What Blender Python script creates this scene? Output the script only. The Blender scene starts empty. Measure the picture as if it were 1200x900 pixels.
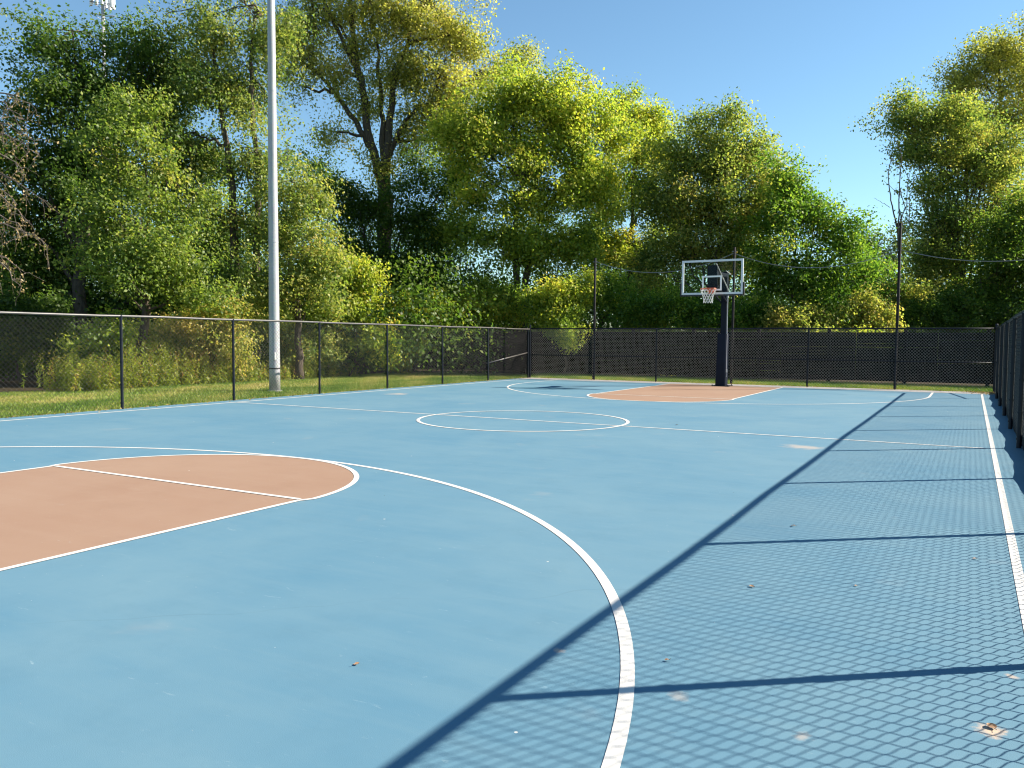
import bpy, math
import numpy as np
from mathutils import Matrix

rng = np.random.default_rng(7)
scene = bpy.context.scene
COL = scene.collection

# ------------------------------------------------------------------ camera
F = 960.95                                   # focal length in pixels of a 1200 wide picture
CAM_H = 1.45
ROT = np.array([[0.8725274719820856, -0.03277441374547867, 0.4874645099288679],
                [0.48850698466350984, 0.04314221128400717, -0.8714927857076566],
                [0.007532368254176279, 0.9985312150399538, 0.05365329458026985]])


def spot(u, v, d):
    """World point that lies d metres ahead, in the direction of photo pixel u, v."""
    return ROT @ np.array([(u - 600) / F, -(v - 450) / F, -1.0]) * d + np.array([0, 0, CAM_H])


cam = bpy.data.cameras.new('camera')
cam.sensor_width = 36
cam.lens = F / 1200 * 36
cam.clip_end = 2000
cam.clip_start = 0.05
camo = bpy.data.objects.new('camera', cam)
COL.objects.link(camo)
M4 = Matrix.Identity(4)
for i in range(3):
    for j in range(3):
        M4[i][j] = ROT[i, j]
M4[2][3] = CAM_H
camo.matrix_world = M4
scene.camera = camo

# ------------------------------------------------------------------ light
SUN_ELEV = math.radians(33.2)
sx, sy = 0.787, 0.617                        # horizontal direction towards the sun
world = bpy.data.worlds.new('World')
scene.world = world
world.use_nodes = True
nt = world.node_tree
bg = nt.nodes['Background']
sky = nt.nodes.new('ShaderNodeTexSky')
sky.sky_type = 'NISHITA'
sky.sun_disc = False
sky.sun_elevation = SUN_ELEV
sky.sun_rotation = math.atan2(sx, sy)
sky.air_density = 1.0
sky.dust_density = 0.0
sky.ozone_density = 3.0
tint = nt.nodes.new('ShaderNodeMix')              # white balance of the clear sky
tint.data_type = 'RGBA'
tint.blend_type = 'MULTIPLY'
tint.inputs[0].default_value = 1.0
tint.inputs[7].default_value = (0.955, 1.095, 1.045, 1)
nt.links.new(sky.outputs[0], tint.inputs[6])
nt.links.new(tint.outputs[2], bg.inputs[0])
bg.inputs[1].default_value = 0.07
sun = bpy.data.lights.new('sun', 'SUN')
sun.energy = 5.0
sun.angle = math.radians(0.53)
sun.color = (1.0, 0.91, 0.77)
suno = bpy.data.objects.new('sun', sun)
COL.objects.link(suno)
d = np.array([sx * math.cos(SUN_ELEV), sy * math.cos(SUN_ELEV), math.sin(SUN_ELEV)])
from mathutils import Vector
suno.rotation_euler = Vector(d).to_track_quat('Z', 'Y').to_euler()
suno.location = (20, 15, 20)
scene.view_settings.view_transform = 'Standard'
scene.view_settings.look = 'None'
scene.view_settings.gamma = 1
scene.view_settings.exposure = 1.345
scene.cycles.filter_width = 1.15
scene.cycles.max_bounces = 6
scene.cycles.transparent_max_bounces = 8
scene.cycles.caustics_reflective = False
scene.cycles.caustics_refractive = False


# ------------------------------------------------------------------ materials
class NB:
    def __init__(self, name):
        self.m = bpy.data.materials.new(name)
        self.m.use_nodes = True
        self.t = self.m.node_tree
        self.p = self.t.nodes['Principled BSDF']
        self.out = self.t.nodes['Material Output']

    def n(self, kind, **kw):
        x = self.t.nodes.new('ShaderNode' + kind)
        for k, v in kw.items():
            setattr(x, k, v)
        return x

    def l(self, a, b):
        self.t.links.new(a, b)

    def coord(self):
        return self.n('TexCoord').outputs['Object']

    def noise(self, vec, scale, detail=4, rough=0.55, dist=0.0):
        x = self.n('TexNoise')
        x.inputs['Scale'].default_value = scale
        x.inputs['Detail'].default_value = detail
        x.inputs['Roughness'].default_value = rough
        x.inputs['Distortion'].default_value = dist
        self.l(vec, x.inputs['Vector'])
        return x.outputs['Fac']

    def ramp(self, fac, stops):
        r = self.n('ValToRGB')
        e = r.color_ramp.elements
        while len(e) < len(stops):
            e.new(0.5)
        for el, (p, c) in zip(e, stops):
            el.position = p
            el.color = (*c, 1) if len(c) == 3 else c
        self.l(fac, r.inputs[0])
        return r.outputs[0]

    def mix(self, fac, a, b, mode='MIX'):
        x = self.n('Mix', data_type='RGBA', blend_type=mode)
        for s, v in ((0, fac), (6, a), (7, b)):
            if hasattr(v, 'is_output'):
                self.l(v, x.inputs[s])
            else:
                x.inputs[s].default_value = v if s == 0 else (*v, 1)
        return x.outputs[2]

    def math(self, op, a, b=0.0):
        x = self.n('Math', operation=op)
        for i, v in enumerate((a, b)):
            if hasattr(v, 'is_output'):
                self.l(v, x.inputs[i])
            else:
                x.inputs[i].default_value = v
        return x.outputs[0]

    def bump(self, h, strength, dist=0.01):
        b = self.n('Bump')
        b.inputs['Strength'].default_value = strength
        b.inputs['Distance'].default_value = dist
        self.l(h, b.inputs['Height'])
        self.l(b.outputs[0], self.p.inputs['Normal'])


def G(v):
    return (v, v, v)


def simple(name, col, rough=0.5, metal=0.0, var=0.15, scale=6.0, bump=0.0, spec=0.5):
    b = NB(name)
    f = b.noise(b.coord(), scale, 5)
    c1 = tuple(max(0, x * (1 - var)) for x in col)
    c2 = tuple(min(1, x * (1 + var)) for x in col)
    b.l(b.ramp(f, [(0.3, c1), (0.7, c2)]), b.p.inputs['Base Color'])
    b.p.inputs['Roughness'].default_value = rough
    b.p.inputs['Metallic'].default_value = metal
    b.p.inputs['Specular IOR Level'].default_value = spec
    if bump:
        b.bump(b.noise(b.coord(), scale * 12, 3), bump)
    return b.m


def court_paint(name, base, dusty, stains):
    """Acrylic sport coating: broad roller blotches, dusty bloom, scuffs and specks."""
    b = NB(name)
    co = b.coord()
    broad = b.noise(co, 0.55, 5, 0.6, 0.3)
    c = b.mix(b.ramp(broad, [(0.33, G(0)), (0.70, G(0.85))]), base, dusty)
    # long roller marks
    mp = b.n('Mapping')
    mp.inputs['Scale'].default_value = (0.5, 3.2, 1)
    mp.inputs['Rotation'].default_value = (0, 0, 0.3)
    b.l(co, mp.inputs[0])
    streak = b.noise(mp.outputs[0], 1.6, 6, 0.65, 0.4)
    c = b.mix(b.ramp(streak, [(0.45, G(0)), (0.78, G(0.5))]), c, dusty)
    c = b.mix(b.ramp(b.noise(co, 2.3, 6, 0.7), [(0.5, G(0)), (0.75, G(0.25))]), c,
              tuple(x * 0.8 for x in base))
    # pale scuffs
    mp2 = b.n('Mapping')
    mp2.inputs['Scale'].default_value = (2.0, 7.0, 1)
    mp2.inputs['Rotation'].default_value = (0, 0, -0.6)
    b.l(co, mp2.inputs[0])
    sc = b.noise(mp2.outputs[0], 3.0, 8, 0.75, 1.2)
    c = b.mix(b.ramp(sc, [(0.63, G(0)), (0.74, G(0.38))]), c, (0.40, 0.50, 0.52))
    # brownish worn smudges
    sm = b.noise(co, 1.25, 4, 0.5, 0.2)
    c = b.mix(b.ramp(sm, [(0.66, G(0)), (0.82, G(0.22))]), c, (0.42, 0.35, 0.28))
    # sparse specks, pale and dark
    for sc_, th, colr in ((3.0, 0.03, (0.62, 0.60, 0.56)), (2.6, 0.02, (0.02, 0.03, 0.035)),
                          (9.0, 0.022, (0.6, 0.62, 0.62))):
        v = b.n('TexVoronoi')
        v.inputs['Scale'].default_value = sc_
        wob = b.n('Mix', data_type='VECTOR')
        b.l(co, v.inputs['Vector'])
        keep = b.math('GREATER_THAN', b.n('SeparateColor').outputs[0], 0.6)
        sep = b.t.nodes[-1]
        sepc = b.n('SeparateColor')
        b.l(v.outputs['Color'], sepc.inputs[0])
        keep = b.math('GREATER_THAN', sepc.outputs[0], 0.72)
        near = b.math('LESS_THAN', v.outputs['Distance'], th)
        c = b.mix(b.math('MULTIPLY', b.math('MULTIPLY', keep, near), 0.75), c, colr)
    # hairline cracks
    vd = b.n('TexVoronoi', feature='DISTANCE_TO_EDGE')
    vd.inputs['Scale'].default_value = 0.115
    wn = b.n('TexNoise')
    wn.inputs['Scale'].default_value = 1.4
    b.l(co, wn.inputs['Vector'])
    add = b.n('VectorMath', operation='MULTIPLY_ADD')
    b.l(wn.outputs['Color'], add.inputs[0])
    add.inputs[1].default_value = (0.5, 0.5, 0)
    b.l(co, add.inputs[2])
    b.l(add.outputs[0], vd.inputs['Vector'])
    crack = b.math('LESS_THAN', vd.outputs['Distance'], 0.0007)
    c = b.mix(b.math('MULTIPLY', crack, b.ramp(broad, [(0.45, G(0.0)), (0.6, G(0.10))])), c, (0.04, 0.07, 0.09))
    # worn-through patches at fixed places
    for (x, y, r, amt) in stains:
        vm = b.n('VectorMath', operation='DISTANCE')
        b.l(co, vm.inputs[0])
        vm.inputs[1].default_value = (x, y, 0)
        w = b.math('ADD', vm.outputs['Value'], b.math('MULTIPLY', b.noise(co, 1.3 / r, 6, 0.7), 1.6 * r))
        c = b.mix(b.ramp(b.math('DIVIDE', w, r * 2.4), [(0.42, G(amt)), (0.62, G(0))]), c, (0.60, 0.42, 0.28))
    b.l(c, b.p.inputs['Base Color'])
    b.p.inputs['Roughness'].default_value = 0.8
    b.p.inputs['Specular IOR Level'].default_value = 0.25
    b.bump(b.noise(co, 260, 2), 0.35, 0.002)
    return b.m


STAINS = [(0.11, 3.5, 0.09, 0.85), (0.28, 3.38, 0.07, 0.6), (0.2, 4.13, 0.05, 0.5), (-1.64, 3.4, 0.05, 0.5),
          (-1.0, 3.2, 0.08, 0.25), (-0.5, 3.1, 0.06, 0.3), (-2.0, 11.8, 0.45, 0.4), (-13.2, 17.4, 0.5, 0.5)]
M_blue = court_paint('blue_court_paint', (0.080, 0.187, 0.266), (0.124, 0.226, 0.286), STAINS)
M_tan = court_paint('terracotta_court_paint', (0.270, 0.166, 0.113), (0.300, 0.199, 0.141), [])


def line_paint():
    b = NB('white_line_paint')
    co = b.coord()
    c = b.ramp(b.noise(co, 5, 6, 0.7), [(0.3, (0.50, 0.485, 0.46)), (0.7, (0.61, 0.595, 0.565))])
    c = b.mix(b.ramp(b.noise(co, 40, 6, 0.8), [(0.66, G(0)), (0.76, G(0.28))]), c, (0.35, 0.42, 0.46))
    b.l(c, b.p.inputs['Base Color'])
    b.p.inputs['Roughness'].default_value = 0.75
    b.bump(b.noise(co, 260, 2), 0.3, 0.002)
    return b.m


M_line = line_paint()


def concrete():
    b = NB('pale_concrete')
    co = b.coord()
    c = b.ramp(b.noise(co, 3, 8, 0.7), [(0.3, (0.24, 0.23, 0.22)), (0.7, (0.40, 0.38, 0.36))])
    b.l(c, b.p.inputs['Base Color'])
    b.p.inputs['Roughness'].default_value = 0.9
    b.bump(b.noise(co, 60, 5), 0.5, 0.01)
    return b.m


def ground_mat():
    b = NB('mown_grass_ground')
    co = b.coord()
    n1 = b.noise(co, 0.35, 6, 0.65)
    n2 = b.noise(co, 4.0, 8, 0.7)
    g = b.ramp(n2, [(0.25, (0.08, 0.11, 0.025)), (0.5, (0.17, 0.19, 0.045)), (0.78, (0.30, 0.26, 0.09))])
    g = b.mix(b.ramp(n1, [(0.4, G(0)), (0.65, G(0.7))]), g, (0.24, 0.19, 0.075))
    litter = b.ramp(b.noise(co, 6.0, 8, 0.75), [(0.3, (0.02, 0.016, 0.01)), (0.6, (0.06, 0.045, 0.022)), (0.8, (0.14, 0.09, 0.04))])
    sp = b.n('SeparateXYZ')
    b.l(co, sp.inputs[0])
    wob = b.math('MULTIPLY', b.noise(co, 0.6, 4), 1.6)
    mx = b.math('LESS_THAN', b.math('ADD', sp.outputs[0], wob), -20.3)
    my = b.math('GREATER_THAN', b.math('ADD', sp.outputs[1], wob), 32.2)
    c = b.mix(b.math('MAXIMUM', mx, my), g, litter)
    b.l(c, b.p.inputs['Base Color'])
    b.p.inputs['Roughness'].default_value = 0.95
    b.p.inputs['Specular IOR Level'].default_value = 0.1
    b.bump(b.noise(co, 25, 6), 0.8, 0.04)
    return b.m


M_conc = concrete()
M_ground = ground_mat()


def leaf_mat(name, stops, trans=0.62):
    """Leaves: hue drawn per leaf from the 'tone' attribute, part of the light goes through the blade."""
    b = NB(name)
    at = b.n('Attribute', attribute_name='tone')
    c = b.ramp(at.outputs['Fac'], stops)
    df = b.n('BsdfDiffuse')
    tr = b.n('BsdfTranslucent')
    gl = b.n('BsdfGlossy')
    gl.inputs['Roughness'].default_value = 0.45
    gl.inputs['Color'].default_value = (0.75, 0.78, 0.7, 1)
    b.l(c, df.inputs[0])
    b.l(b.mix(1.0, c, (1.05, 1.15, 0.65), 'MULTIPLY'), tr.inputs[0])
    m1 = b.n('MixShader')
    m1.inputs[0].default_value = trans
    b.l(df.outputs[0], m1.inputs[1])
    b.l(tr.outputs[0], m1.inputs[2])
    m2 = b.n('MixShader')
    m2.inputs[0].default_value = 0.02
    b.l(m1.outputs[0], m2.inputs[1])
    b.l(gl.outputs[0], m2.inputs[2])
    b.l(m2.outputs[0], b.out.inputs['Surface'])
    return b.m


L_dark = leaf_mat('leaf_dark_green', [(0, (0.039, 0.078, 0.017)), (0.45, (0.095, 0.168, 0.027)), (0.8, (0.202, 0.263, 0.045)), (1, (0.370, 0.347, 0.067))])
L_lime = leaf_mat('leaf_lime', [(0, (0.085, 0.160, 0.030)), (0.4, (0.265, 0.355, 0.053)), (0.75, (0.540, 0.540, 0.075)), (1, (0.740, 0.560, 0.105))])
L_gold = leaf_mat('leaf_gold', [(0, (0.142, 0.180, 0.045)), (0.4, (0.389, 0.380, 0.090)), (0.75, (0.646, 0.550, 0.135)), (1, (0.722, 0.470, 0.225))])
L_olive = leaf_mat('leaf_olive', [(0, (0.067, 0.123, 0.034)), (0.4, (0.213, 0.280, 0.067)), (0.75, (0.459, 0.437, 0.101)), (1, (0.638, 0.459, 0.151))])
L_mid = leaf_mat('leaf_mid_green', [(0, (0.044, 0.110, 0.020)), (0.45, (0.143, 0.253, 0.035)), (0.8, (0.319, 0.407, 0.055)), (1, (0.550, 0.484, 0.088))])
L_maple = leaf_mat('leaf_maple', [(0, (0.073, 0.134, 0.030)), (0.45, (0.230, 0.302, 0.057)), (0.8, (0.482, 0.482, 0.097)), (1, (0.627, 0.493, 0.134))])
L_brown = leaf_mat('leaf_withered', [(0, (0.16, 0.12, 0.05)), (0.5, (0.3, 0.22, 0.1)), (1, (0.42, 0.31, 0.15))], 0.3)
L_weed = leaf_mat('leaf_weed', [(0, (0.1, 0.15, 0.02)), (0.5, (0.27, 0.31, 0.05)), (0.85, (0.44, 0.41, 0.08)), (1, (0.38, 0.21, 0.08))])
L_grass = leaf_mat('grass_blade', [(0, (0.07, 0.15, 0.02)), (0.45, (0.18, 0.27, 0.045)), (0.8, (0.36, 0.35, 0.09)), (1, (0.5, 0.4, 0.17))], 0.35)


def bark(name, dark, light):
    b = NB(name)
    co = b.coord()
    mp = b.n('Mapping')
    mp.inputs['Scale'].default_value = (9, 9, 1.6)
    b.l(co, mp.inputs[0])
    f = b.noise(mp.outputs[0], 1.5, 8, 0.75, 0.6)
    b.l(b.ramp(f, [(0.35, dark), (0.65, light)]), b.p.inputs['Base Color'])
    b.p.inputs['Roughness'].default_value = 0.95
    b.bump(f, 1.0, 0.04)
    return b.m


M_bark = bark('bark_brown', (0.03, 0.022, 0.016), (0.12, 0.09, 0.065))
M_barkgrey = bark('bark_grey', (0.07, 0.055, 0.045), (0.22, 0.18, 0.15))

M_vinyl = simple('black_vinyl_pipe', (0.010, 0.013, 0.020), 0.5, 0, 0.2, 10, 0, 0.2)
M_rail = simple('sunlit_black_rail', (0.075, 0.068, 0.065), 0.4, 0, 0.25, 8)  # black pipe made lighter: sunlight painted into the left rail and brace
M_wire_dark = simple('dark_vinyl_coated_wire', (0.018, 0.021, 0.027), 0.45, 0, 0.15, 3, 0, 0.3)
M_wire_pale = simple('sunlit_vinyl_coated_wire', (0.27, 0.262, 0.25), 0.4, 0, 0.15, 3)  # black wire coloured pale, standing in for sun caught on the strands
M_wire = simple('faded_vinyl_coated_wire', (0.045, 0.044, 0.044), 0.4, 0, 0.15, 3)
M_skirt = simple('dark_fabric_strip', (0.018, 0.02, 0.026), 0.9, 0, 0.3, 6, 0.3)
M_navy = simple('navy_pole_paint', (0.005, 0.008, 0.018), 0.5, 0, 0.2, 5, 0, 0.15)
M_pad = simple('navy_vinyl_padding', (0.005, 0.009, 0.022), 0.55, 0, 0.2, 4, 0.1, 0.15)
M_alu = simple('pale_painted_aluminium', (0.62, 0.64, 0.67), 0.4, 0, 0.06, 3)
M_white = simple('white_target_paint', (0.8, 0.8, 0.8), 0.5, 0, 0.04, 4)
M_orange = simple('orange_rim_paint', (0.62, 0.12, 0.05), 0.4, 0, 0.15, 12)
M_net = simple('white_net_cord', (0.75, 0.72, 0.68), 0.9, 0, 0.1, 20)
M_black = simple('black_rubber', (0.012, 0.012, 0.014), 0.6, 0, 0.2, 8)
M_boards = simple('dark_fence_boards', (0.012, 0.011, 0.011), 0.9, 0, 0.45, 3, 0.4, 0.1)
M_pole = simple('creosoted_pole', (0.02, 0.018, 0.019), 0.8, 0, 0.3, 5, 0.3, 0.2)
M_cable = simple('grey_cable', (0.20, 0.20, 0.21), 0.5, 0, 0.1, 5)
M_leaf_dead = simple('dead_leaf', (0.30, 0.17, 0.09), 0.8, 0, 0.4, 40)
M_panel = simple('white_antenna_plastic', (0.75, 0.75, 0.76), 0.5, 0, 0.05, 4)


def galvanised():
    b = NB('galvanised_steel')
    co = b.coord()
    mp = b.n('Mapping')
    mp.inputs['Scale'].default_value = (6, 6, 0.5)
    b.l(co, mp.inputs[0])
    v = b.n('TexVoronoi')
    v.inputs['Scale'].default_value = 30
    b.l(co, v.inputs['Vector'])
    f = b.noise(mp.outputs[0], 2, 6, 0.7)
    c = b.ramp(f, [(0.3, (0.30, 0.31, 0.32)), (0.7, (0.42, 0.42, 0.43))])
    c = b.mix(0.12, c, v.outputs['Color'], 'SOFT_LIGHT')
    b.l(c, b.p.inputs['Base Color'])
    b.p.inputs['Metallic'].default_value = 0.25
    b.p.inputs['Roughness'].default_value = 0.55
    return b.m


M_galv = galvanised()


def glass_mat():
    b = NB('clear_backboard_glass')
    b.p.inputs['Base Color'].default_value = (0.9, 0.95, 0.93, 1)
    b.p.inputs['Roughness'].default_value = 0.03
    tr = b.n('BsdfTransparent')
    tr.inputs[0].default_value = (0.90, 0.94, 0.92, 1)
    gl = b.n('BsdfGlossy')
    gl.inputs['Roughness'].default_value = 0.04
    fr = b.n('Fresnel')
    fr.inputs[0].default_value = 1.1
    mx = b.n('MixShader')
    b.l(fr.outputs[0], mx.inputs[0])
    b.l(tr.outputs[0], mx.inputs[1])
    b.l(gl.outputs[0], mx.inputs[2])
    b.l(mx.outputs[0], b.out.inputs['Surface'])
    return b.m


M_glass = glass_mat()


# ------------------------------------------------------------------ mesh building
class MB:
    """Collects pieces; build() links them as one mesh object."""
    def __init__(self):
        self.v, self.f, self.n = [], [], 0

    def add(self, verts, faces):
        verts = np.asarray(verts, float)
        self.v.append(verts)
        self.f.extend([tuple(i + self.n for i in f) for f in faces])
        self.n += len(verts)

    def box(self, lo, hi):
        x0, y0, z0 = lo
        x1, y1, z1 = hi
        self.add([(x0, y0, z0), (x1, y0, z0), (x1, y1, z0), (x0, y1, z0),
                  (x0, y0, z1), (x1, y0, z1), (x1, y1, z1), (x0, y1, z1)],
                 [(0, 3, 2, 1), (4, 5, 6, 7), (0, 1, 5, 4), (1, 2, 6, 5), (2, 3, 7, 6), (3, 0, 4, 7)])

    def frustum(self, c0, a0, c1, a1, bev=0.0):
        """Tapered square (bevelled) column between two centres with half-sizes a0, a1 = (hx, hy)."""
        def ring(c, a):
            hx, hy = a
            if bev <= 0:
                pts = [(-hx, -hy), (hx, -hy), (hx, hy), (-hx, hy)]
            else:
                pts = [(-hx + bev, -hy), (hx - bev, -hy), (hx, -hy + bev), (hx, hy - bev),
                       (hx - bev, hy), (-hx + bev, hy), (-hx, hy - bev), (-hx, -hy + bev)]
            return [(c[0] + x, c[1] + y, c[2]) for x, y in pts]
        r0, r1 = ring(c0, a0), ring(c1, a1)
        k = len(r0)
        self.add(r0 + r1, [tuple(range(k - 1, -1, -1)), tuple(range(k, 2 * k))] +
                 [(i, (i + 1) % k, k + (i + 1) % k, k + i) for i in range(k)])

    def tube(self, pts, radii, sides=6, cap=True):
        pts = np.asarray(pts, float)
        m = len(pts)
        radii = np.broadcast_to(np.asarray(radii, float), (m,))
        t = np.gradient(pts, axis=0)
        t /= np.linalg.norm(t, axis=1, keepdims=True) + 1e-12
        ref = np.array([0, 0, 1.0]) if abs(t[:, 2]).max() < 0.9 else (np.array([1.0, 0.13, 0]) if abs(t[:, 0]).max() < 0.9 else np.array([0.1, 1, 0.05]))
        a = np.cross(t, ref)
        a /= np.linalg.norm(a, axis=1, keepdims=True) + 1e-12
        b = np.cross(t, a)
        ang = np.linspace(0, 2 * np.pi, sides, endpoint=False)
        ring = (a[:, None, :] * np.cos(ang)[None, :, None] + b[:, None, :] * np.sin(ang)[None, :, None])
        V = (pts[:, None, :] + ring * radii[:, None, None]).reshape(-1, 3)
        fs = []
        for i in range(m - 1):
            for k in range(sides):
                k2 = (k + 1) % sides
                fs.append((i * sides + k, i * sides + k2, (i + 1) * sides + k2, (i + 1) * sides + k))
        if cap:
            fs.append(tuple(range(sides - 1, -1, -1)))
            fs.append(tuple((m - 1) * sides + k for k in range(sides)))
        self.add(V, fs)

    def build(self, name, mat, parent=None, smooth=False):
        me = bpy.data.meshes.new(name)
        v = np.concatenate(self.v) if self.v else np.zeros((0, 3))
        off = np.zeros(3)
        if parent is not None:
            off = np.array(world_loc(parent))
        me.from_pydata((v - off).tolist(), [], self.f)
        me.materials.append(mat)
        if smooth:
            me.polygons.foreach_set('use_smooth', np.ones(len(me.polygons), bool))
        me.update()
        o = bpy.data.objects.new(name, me)
        COL.objects.link(o)
        if parent is not None:
            o.parent = parent
        return o


def world_loc(o):
    v = np.array(o.location)
    while o.parent is not None:
        o = o.parent
        v = v + np.array(o.location)
    return v


def tag(o, label=None, cat=None, group=None, kind=None):
    for k, v in (('label', label), ('category', cat), ('group', group), ('kind', kind)):
        if v:
            o[k] = v
    return o


def empty(name, loc, label, cat, group=None):
    o = bpy.data.objects.new(name, None)
    o.empty_display_size = 0.2
    o.location = loc
    COL.objects.link(o)
    return tag(o, label, cat, group)


def quads_obj(name, V, tone, mat, parent=None, per=4):
    """Fast mesh of n separate quads; V is (n*4,3), tone (n,) goes to a face attribute."""
    n = len(V) // per
    off = np.array(world_loc(parent)) if parent is not None else np.zeros(3)
    me = bpy.data.meshes.new(name)
    me.vertices.add(n * per)
    me.vertices.foreach_set('co', (V - off).astype(np.float32).ravel())
    me.loops.add(n * per)
    me.loops.foreach_set('vertex_index', np.arange(n * per, dtype=np.int32))
    me.polygons.add(n)
    me.polygons.foreach_set('loop_start', np.arange(0, n * per, per, dtype=np.int32))
    me.polygons.foreach_set('loop_total', np.full(n, per, np.int32))
    at = me.attributes.new('tone', 'FLOAT', 'FACE')
    at.data.foreach_set('value', np.clip(tone, 0, 1).astype(np.float32))
    me.materials.append(mat)
    me.update(calc_edges=True)
    o = bpy.data.objects.new(name, me)
    COL.objects.link(o)
    if parent is not None:
        o.parent = parent
    return o


def unit(a):
    return a / (np.linalg.norm(a, axis=-1, keepdims=True) + 1e-9)


def leaf_quads(pos, nrm, size, droop=0.4, aspect=0.62, fold=0.12):
    n = len(pos)
    t = rng.normal(size=(n, 3))
    t[:, 2] -= droop
    t = unit(t - nrm * (t * nrm).sum(1, keepdims=True))
    s = np.cross(nrm, t)
    L = size[:, None]
    V = np.empty((n, 4, 3))
    V[:, 0] = pos - t * L * 0.5
    V[:, 1] = pos + s * L * aspect * 0.5 + nrm * L * fold
    V[:, 2] = pos + t * L * 0.5
    V[:, 3] = pos - s * L * aspect * 0.5 + nrm * L * fold
    return V.reshape(-1, 3)


def clump_leaves(cen, cr, per, size, tone_c, flat=0.75, outw=0.4, tj=0.16):
    """Leaves round each clump centre; shoots point outwards so clumps have ragged edges."""
    k = len(cen)
    cnt = np.maximum(4, (per * (cr / cr.mean()) ** 2 * rng.uniform(0.5, 1.5, k)).astype(int))
    idx = np.repeat(np.arange(k), cnt)
    n = len(idx)
    dirv = unit(rng.normal(size=(n, 3)))
    rad = rng.random(n) ** 0.45 * rng.uniform(0.7, 1.25, n)
    off = dirv * rad[:, None] * cr[idx][:, None]
    off[:, 2] *= flat
    ax = unit(rng.normal(size=(k, 3)) + np.array([0, 0, 0.3]))      # every shoot is drawn out along its own twig
    off += ax[idx] * (off * ax[idx]).sum(1, keepdims=True) * 0.9
    pos = cen[idx] + off
    nrm = unit(dirv * outw + np.array([0.40, 0.30, 0.5]) + rng.normal(size=(n, 3)) * 0.62)
    sz = size * rng.uniform(0.6, 1.35, n)
    tone = tone_c[idx] + rng.normal(size=n) * tj
    return leaf_quads(pos, nrm, sz), tone


BT = []
DENS = 7.6


def lobe_clumps(lobes, dens, cr, toplight=0.0):
    """lobes: (centre, radii). Clump centres biased to the outside of each lobe."""
    cs, ls = [], []
    BT.clear()
    for li, (c, r) in enumerate(lobes):
        k = max(8, int(DENS * dens * (r[0] * r[1] * r[2]) ** (2 / 3) / cr ** 2))
        dv = unit(rng.normal(size=(k, 3)))
        rr = rng.random(k) ** 0.5 * rng.choice([1.0, 1.0, 1.0, 1.12, 1.22], k)
        # lumpy outline
        ph = rng.uniform(0, 6.28, 6)
        bump = 1 + 0.13 * np.sin(dv[:, 0] * 5 + ph[0]) + 0.12 * np.sin(dv[:, 1] * 6 + ph[1]) + 0.12 * np.sin(dv[:, 2] * 5 + ph[2])
        P = c + dv * (rr * bump)[:, None] * np.array(r) * 0.9
        # most shoots gather into flat boughs with gaps between them, the rest stay loose
        nb = max(5, k // 8)
        bi = rng.integers(0, nb, k)
        R = float(np.mean(r))
        spread = rng.normal(size=(k, 3)) * np.array([0.26, 0.26, 0.12]) * R
        spread += dv[bi] * (rng.normal(size=k) * 0.16 * R)[:, None]
        gather = rng.random(k) < 0.62
        P = np.where(gather[:, None], P[bi] + spread, P)
        cs.append(P)
        BT.append(np.where(gather, rng.normal(size=nb)[bi] * 0.11, 0))
        ls.append(np.full(k, li))
    return np.concatenate(cs), np.concatenate(ls)


def curve_pts(p0, p1, bend, n=7, jit=0.0):
    p0, p1 = np.array(p0, float), np.array(p1, float)
    t = np.linspace(0, 1, n)[:, None]
    m = (p0 + p1) / 2 + np.array(bend)
    P = (1 - t) ** 2 * p0 + 2 * t * (1 - t) * m + t ** 2 * p1
    if jit:
        J = rng.normal(size=(n, 3)) * jit
        J[0] = J[-1] = 0
        P = P + J
    return P


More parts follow.
